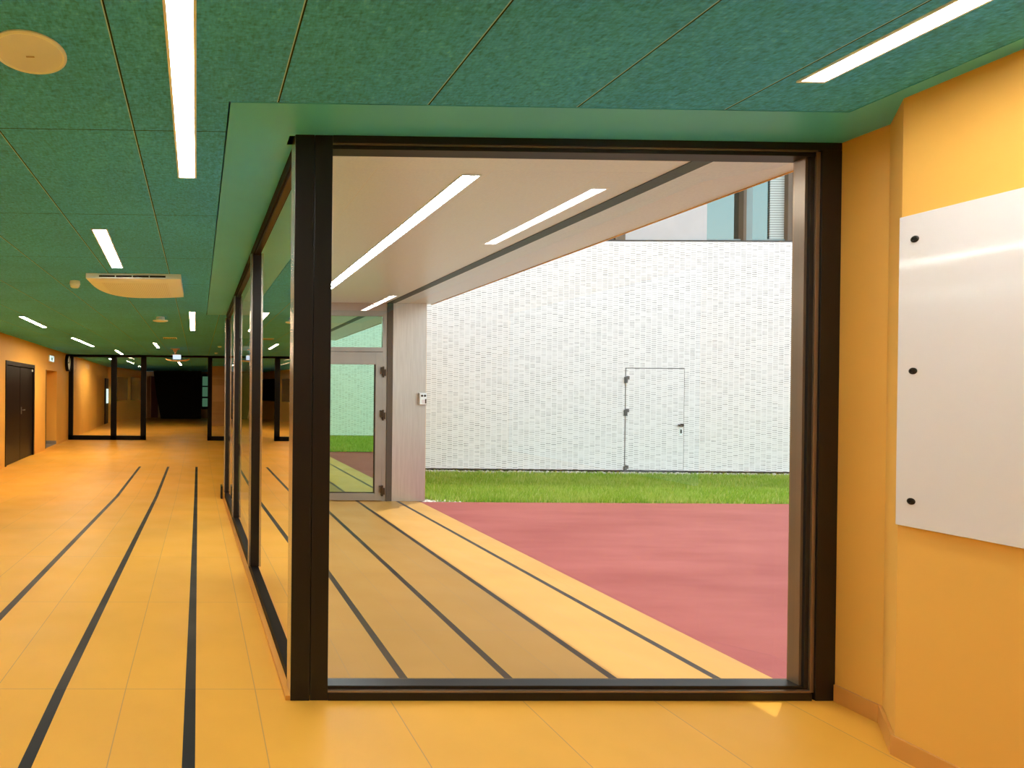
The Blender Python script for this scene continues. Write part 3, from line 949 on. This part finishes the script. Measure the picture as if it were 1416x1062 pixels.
def perf_material():
    n = N('perforated_white_face')
    v, x, y, z = n.coords()
    hx = n.math('ABSOLUTE', n.math('SUBTRACT', n.math('FRACT', n.math('DIVIDE', x, 0.020)), 0.5))
    hy = n.math('ABSOLUTE', n.math('SUBTRACT', n.math('FRACT', n.math('DIVIDE', y, 0.040)), 0.5))
    hole = n.math('MULTIPLY', n.math('LESS_THAN', hx, 0.25), n.math('LESS_THAN', hy, 0.25))
    inn = n.math('MULTIPLY', n.math('LESS_THAN', n.math('ABSOLUTE', x), 0.33), n.math('LESS_THAN', n.math('ABSOLUTE', y), 0.40))
    c = n.mix(n.math('MULTIPLY', n.math('MULTIPLY', hole, inn), 0.45), (0.84, 0.97, 1.0), (0.25, 0.24, 0.24))
    return n.pbr(c, 0.45)
body.build('housing', perf_material(), ac, smooth=False)
for k in range(4):
    xa = -0.985 + k * 0.166
    box(xa, xa + 0.155, y0 - 0.004, y0 + 0.004, H - 0.036, H - 0.020).build('outlet_slot', M['gap'], ac)

ap = tag(empty('motion_sensor', (-1.31, 5.97, H)), 'small white cylinder sensor on the ceiling left of the air unit', 'sensor')
b = MB(); b.lathe((-1.31, 5.97, H), 'z', [(0.052, 0), (0.055, -0.035), (0.052, -0.042)], 24); b.build('base', M['white'], ap)
b = MB(); b.lathe((-1.31, 5.97, H), 'z', [(0.049, -0.042), (0.047, -0.060), (0.035, -0.072)], 24); b.build('cap', M['white'], ap)

sd = tag(empty('smoke_detector', (-0.60, 8.85, H)), 'white smoke detector with a wide round plate under the green ceiling', 'detector')
b = MB(); b.lathe((-0.60, 8.80, H), 'z', [(0.062, 0), (0.070, -0.030), (0.060, -0.045)], 24); b.build('head', M['white'], sd)
b = MB(); b.lathe((-0.60, 8.80, H), 'z', [(0.05, -0.045), (0.118, -0.055), (0.118, -0.066), (0.09, -0.072)], 32); b.build('plate', M['white'], sd)

vt = tag(empty('ceiling_vent', (-0.625, 12.25, H)), 'small slotted white ceiling vent between detector and hanging unit', 'vent')
box(-0.77, -0.48, 12.12, 12.42, H - 0.012, H).build('frame', M['white'], vt)
for k in range(7):
    box(-0.755 + k * 0.038, -0.735 + k * 0.038, 12.14, 12.40, H - 0.014, H - 0.012).build('slot', M['gap'], vt)

hu = tag(empty('hanging_projector', (-0.64, 15.4, H)), 'ceiling-hung unit with a lit pale box over a curved tan bar', 'projector')
TANP = plain('tan_bracket', (0.62, 0.40, 0.18), 0.45)
hy_ = 15.4
box(-0.76, -0.52, hy_ - 0.1, hy_ + 0.1, H - 0.02, H).build('ceiling_plate', TANP, hu)
b = MB(); b.prism([(-0.71, H - 0.02), (-0.57, H - 0.02), (-0.60, H - 0.09), (-0.68, H - 0.09)][::-1], 'y', hy_ - 0.04, hy_ + 0.04); b.build('bracket', TANP, hu)
b = MB(); b.lathe((-0.635, hy_, H), 'z', [(0.03, -0.09), (0.03, -0.16)], 12); b.build('stem', TANP, hu)
box(-0.74, -0.50, hy_ - 0.08, hy_ + 0.08, H - 0.175, H - 0.155).build('shelf', TANP, hu)
box(-0.70, -0.485, hy_ - 0.10, hy_ + 0.10, H - 0.285, H - 0.175).build('lit_box', M['litbox'], hu)
b = MB()
arc = [(-0.90 + 0.65 * k / 10, H - 0.285 - 0.028 * math.sin(math.pi * k / 10) + (0.02 if k in (0, 10) else 0)) for k in range(11)]
b.prism(arc + [(p_[0], p_[1] - 0.035) for p_ in reversed(arc)], 'y', hy_ - 0.06, hy_ + 0.06); b.build('curved_bar', TANP, hu)
for (x, y, lab) in ((0.535, 14.45, 'tiny round ceiling sensor near the glazed screen, nearer of two'), (0.523, 16.9, 'tiny round ceiling sensor near the glazed screen, farther of two')):
    b = MB(); b.lathe((x, y, H), 'z', [(0.05, 0), (0.05, -0.02), (0.035, -0.03)], 18)
    tag(b.build('ceiling_sensor', M['white']), lab, 'sensor', 'small round ceiling sensors')

# ------------------------------------------------------------------ black glazed screens across the corridor
SY = 18.4
w5 = struct(empty('window_5', (-2.9, SY, LOW)), 'black framed glazed screen across the left half of the corridor', 'window')
XS = [(-4.21, -4.07), (-2.84, -2.66), (-1.87, -1.70)]
for a, c in XS:
    box(a, c, SY - 0.05, SY + 0.06, LOW, H).build('post', M['black'], w5)
box(-4.21, -1.70, SY - 0.05, SY + 0.06, LOW, LOW + 0.14).build('bottom_rail', M['black'], w5)
box(-4.21, -1.70, SY - 0.05, SY + 0.06, H - 0.075, H).build('head_rail', M['black'], w5)
for a, c in ((-4.07, -2.84), (-2.66, -1.87)):
    pane([(a, SY, LOW + 0.14), (c, SY, LOW + 0.14), (c, SY, H - 0.075), (a, SY, H - 0.075)], 'pane', M['glass'], w5)
w6 = struct(empty('window_6', (1.7, SY, LOW)), 'black framed glazed screen across the right half of the corridor', 'window')
for a, c in ((0.305, 0.445), (3.05, 3.2)):
    box(a, c, SY - 0.05, SY + 0.06, LOW, H).build('post', M['black'], w6)
box(0.305, 3.2, SY - 0.05, SY + 0.06, LOW, LOW + 0.14).build('bottom_rail', M['black'], w6)
box(0.305, 3.2, SY - 0.05, SY + 0.06, H - 0.075, H).build('head_rail', M['black'], w6)
pane([(0.445, SY, LOW + 0.14), (3.05, SY, LOW + 0.14), (3.05, SY, H - 0.075), (0.445, SY, H - 0.075)], 'pane', M['glass'], w6)
struct(box(-1.70, 0.305, SY - 0.05, SY + 0.06, H - 0.06, H).build('trim_10', M['black']), 'black head rail over the opening in the corridor screen', 'trim')

# far space behind the screens
blk = MB().prism([(-2.16, LOW), (0.16, LOW), (0.16, H - 0.002), (-2.60, H - 0.002), (-2.42, 1.15)], 'y', 32.6, 33.6)
tag(blk.build('stair_block', M['black']), 'black tapering block filling the far end of the corridor', 'stair block')
tag(box(-2.82, -2.40, 33.62, 33.7, LOW, 2.23).build('maroon_panel', M['maroon']), 'dark red panel left of the black block at the far end', 'panel')
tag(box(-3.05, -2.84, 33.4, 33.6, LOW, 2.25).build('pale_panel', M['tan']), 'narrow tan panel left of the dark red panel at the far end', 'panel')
fw = struct(empty('window_7', (0.43, 33.8, 1.4)), 'small window with panes made to glow green right of the black block at the far end', 'window')
box(0.19, 0.68, 33.82, 33.88, 0.3, 2.35).build('window_frame', M['black'], fw)
for z0, z1 in ((0.45, 0.95), (1.05, 1.62), (1.70, 2.25)):
    box(0.24, 0.64, 33.80, 33.82, z0, z1).build('pane', M['litwindow'], fw)  # panes glow by emission in place of daylight
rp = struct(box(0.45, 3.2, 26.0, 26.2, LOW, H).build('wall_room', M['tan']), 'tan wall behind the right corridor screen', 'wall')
tag(box(0.66, 1.9, 25.95, 25.999, 0.9, 1.65).build('notice_board', plain('cork_brown', (0.5, 0.3, 0.14), 0.8)), 'pale board on the tan wall behind the right screen', 'board')
def oblique(t0, t1, z0, z1, name, mat, label, cat, group=None):
    A, B = Vector((-4.22, 28.0)), Vector((-3.07, 33.4))
    n2 = Vector(((B - A).y, -(B - A).x)).normalized() * 0.03
    p0, p1 = A + (B - A) * t0, A + (B - A) * t1
    b = MB().hexa([(p0.x, p0.y, z0), (p0.x + n2.x, p0.y + n2.y, z0), (p1.x + n2.x, p1.y + n2.y, z0), (p1.x, p1.y, z0),
                   (p0.x, p0.y, z1), (p0.x + n2.x, p0.y + n2.y, z1), (p1.x + n2.x, p1.y + n2.y, z1), (p1.x, p1.y, z1)])
    o = b.build(name, mat)
    return tag(o, label, cat, group)
oblique(0.10, 0.38, 0.85, 2.05, 'display_case', M['darkglass'], 'smaller dark glazed case on the yellow wall behind the left screen', 'case', 'glazed cases')
oblique(0.48, 0.98, 0.85, 2.10, 'display_case', M['doorblack'], 'larger dark glazed case on the yellow wall behind the left screen', 'case', 'glazed cases')
nd = struct(empty('door_5', (lx(27.5), 27.6, LOW)), 'narrow dark door with a pane made to glow in the left wall behind the screen', 'door')
lw_box(26.9, 28.2, LOW, 1.95, 0.0, 0.05).build('door_leaf', M['doorblack'], nd)
lw_box(27.2, 27.9, 0.75, 1.45, 0.05, 0.06).build('pane', M['signpaneglow'], nd)  # pane given its own glow, with a solid leaf behind it
